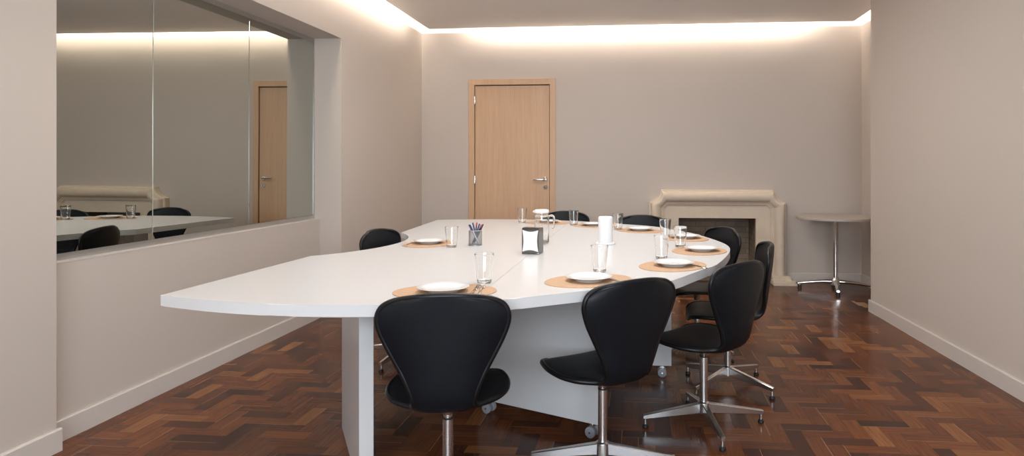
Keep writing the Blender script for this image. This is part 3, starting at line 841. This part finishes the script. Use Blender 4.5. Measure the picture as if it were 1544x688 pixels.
def pen(x0, y0, x1, y1, z1, body, cap, label, cz=0.098):
    """from the cup bottom (x0,y0) to the tip (x1,y1,z1), relative to the cup"""
    p = Vector((x0, y0, 0.010)); d = (Vector((x1, y1, z1))-p).normalized(); Ln = 0.142
    t = thing('pen', label, 'pen', (PCX+p.x*K, PCY+p.y*K, TT+p.z*K), group='pens in the mesh cup'); t.scale = (K, K, K)
    t.rotation_mode = 'QUATERNION'; t.rotation_quaternion = Vector((0, 0, 1)).rotation_difference(d)
    MB().lathe([(0, 0.0), (0.0012, 0.002), (0.0040, 0.016), (0.0042, cz+0.004), (0.0, cz+0.004)], 14).build('barrel', body, t)
    c = MB(); c.lathe([(0, cz), (0.0050, cz), (0.0050, Ln-0.006), (0.0038, Ln), (0.0, Ln)], 14); c.bbox(-0.0012, 0.0012, 0.0045, 0.0078, cz+0.004, Ln-0.004, 0.0006)
    c.build('cap', cap, t)
pen(0.022, 0.012, -0.046, 0.004, 0.139, M['bluepen'], M['bluepen'], 'dark blue pen leaning furthest left in the mesh cup')
pen(0.030, -0.018, -0.033, -0.018, 0.140, M['whitepen'], M['bluepen'], 'white pen with blue cap slanting across the front of the mesh cup')
pen(0.012, 0.020, -0.022, 0.018, 0.146, M['bluepen'], M['bluepen'], 'blue pen standing behind the slanting white pen')
pen(-0.010, 0.008, 0.008, 0.010, 0.148, M['navypen'], M['redpen'], 'navy pen with orange-red cap near the middle of the cup', 0.122)
pen(-0.016, -0.012, 0.030, -0.004, 0.142, M['bluepen'], M['bluepen'], 'blue pen leaning right beside the red pen')
pen(-0.022, 0.002, 0.042, 0.010, 0.137, M['navypen'], M['redpen'], 'red-capped pen leaning right in the mesh cup', 0.120)
pen(-0.014, 0.022, 0.047, 0.022, 0.136, M['navypen'], M['navypen'], 'navy pen leaning furthest right in the mesh cup')

# ------------------------------------------------------------------ napkin dispenser
nd = thing('napkin_dispenser', 'chrome napkin dispenser with its front reflection painted white, standing on the table joint', 'napkin holder', (-0.632*K, 3.930*K, TT), math.radians(-9)); nd.scale = (K, K, K)
hw, hd, hh = 0.053, 0.044, 0.158
b = MB()
b.bbox(-hw, hw, -hd, hd, 0.0, 0.010, 0.002); b.mi = 0
b.build('base', M['darkchrome'], nd, smooth=30)
b = MB()
# shell with a pillowed top
prof_ = [(-hd, 0.010), (-hd, hh-0.012), (-hd+0.010, hh-0.002), (0, hh), (hd-0.010, hh-0.002), (hd, hh-0.012), (hd, 0.010)]
b.loft([[(x, y, z) for y, z in prof_] for x in (-hw, hw)])
b.build('body', M['darkchrome'], nd, smooth=25)
b = MB(); n_ = 10; pts = []
fw, z0_, z1_ = hw-0.004, 0.016, hh-0.014
bow = 0.010
for k in range(n_): t = k/n_; pts.append((-fw+2*fw*t, z0_+bow*math.sin(PI*t)))
for k in range(n_): t = k/n_; pts.append((fw-bow*0.75*math.sin(PI*t), z0_+(z1_-z0_)*t))
for k in range(n_): t = k/n_; pts.append((fw-2*fw*t, z1_-bow*math.sin(PI*t)))
for k in range(n_): t = k/n_; pts.append((-fw+bow*0.75*math.sin(PI*t), z1_-(z1_-z0_)*t))
n = len(pts)
b.add([(x, -hd-0.004, z) for x, z in pts]+[(x, -hd+0.001, z) for x, z in pts], [tuple(range(n)), tuple(range(2*n-1, n-1, -1))]+[(i, (i+1) % n, n+(i+1) % n, n+i) for i in range(n)])
b.build('front_plate', M['whiteplastic'], nd, smooth=0)['label'] = 'front plate with bowed edges, its bright reflection painted white'  # plain white stands in for a bright window reflection on the plate

# ------------------------------------------------------------------ water jug
jug = thing('water_jug', 'tall clear glass jug with a white lid behind the napkin dispenser', 'jug', (-0.652*K, 4.440*K, TT), math.radians(-4)); jug.scale = (K, K, K)
b = MB()
b.lathe([(0.0, 0.0), (0.042, 0.0), (0.047, 0.004), (0.0485, 0.012), (0.0495, 0.10), (0.0505, 0.168), (0.049, 0.182), (0.0465, 0.192), (0.047, 0.205), (0.0485, 0.207), (0.045, 0.207), (0.0435, 0.192), (0.0465, 0.176), (0.0475, 0.165), (0.0465, 0.10), (0.0455, 0.016), (0.040, 0.011), (0.0, 0.010)], 56)
b.build('glass_body', M['glass'], jug, smooth=50, recalc=False)
b = MB(); b.lathe([(0.0, 0.2295), (0.040, 0.2295), (0.047, 0.227), (0.0505, 0.221), (0.0505, 0.2085), (0.0, 0.2085)], 48)
b.bbox(-0.060, -0.035, -0.016, 0.016, 0.209, 0.222, 0.005)
b.build('lid', M['whiteplastic'], jug, smooth=40)
b = MB(); hp = catmull([(0.049, 0, 0.184), (0.066, 0, 0.190), (0.080, 0, 0.184), (0.085, 0, 0.165), (0.084, 0, 0.135), (0.080, 0, 0.112), (0.072, 0, 0.102)], 6)
b.tube(hp, [0.0065]*(len(hp)-4)+[0.006, 0.005, 0.004, 0.002], 14)
b.build('handle', M['glass'], jug, smooth=60)

# ------------------------------------------------------------------ paper roll on stand
pr = thing('paper_roll', 'white paper towel roll standing upright on a round white base', 'paper roll', (-0.222*K, 4.440*K, TT)); pr.scale = (K, K, K)
b = MB(); b.lathe([(0, 0), (0.063, 0), (0.066, 0.003), (0.066, 0.009), (0.063, 0.012), (0, 0.012)], 56)
b.build('base', M['whiteplastic'], pr)
b = MB(); b.lathe([(0, 0.0122), (0.048, 0.0122), (0.0485, 0.016), (0.0485, 0.172), (0.046, 0.181), (0.040, 0.1855), (0.018, 0.186), (0.016, 0.178), (0.0, 0.178)], 56)
b.build('roll', M['paper'], pr, smooth=40)
b = MB(); b.lathe([(0, 0.1785), (0.010, 0.1785), (0.010, 0.188), (0.0, 0.190)], 20)
b.build('spindle', M['whiteplastic'], pr, smooth=40)
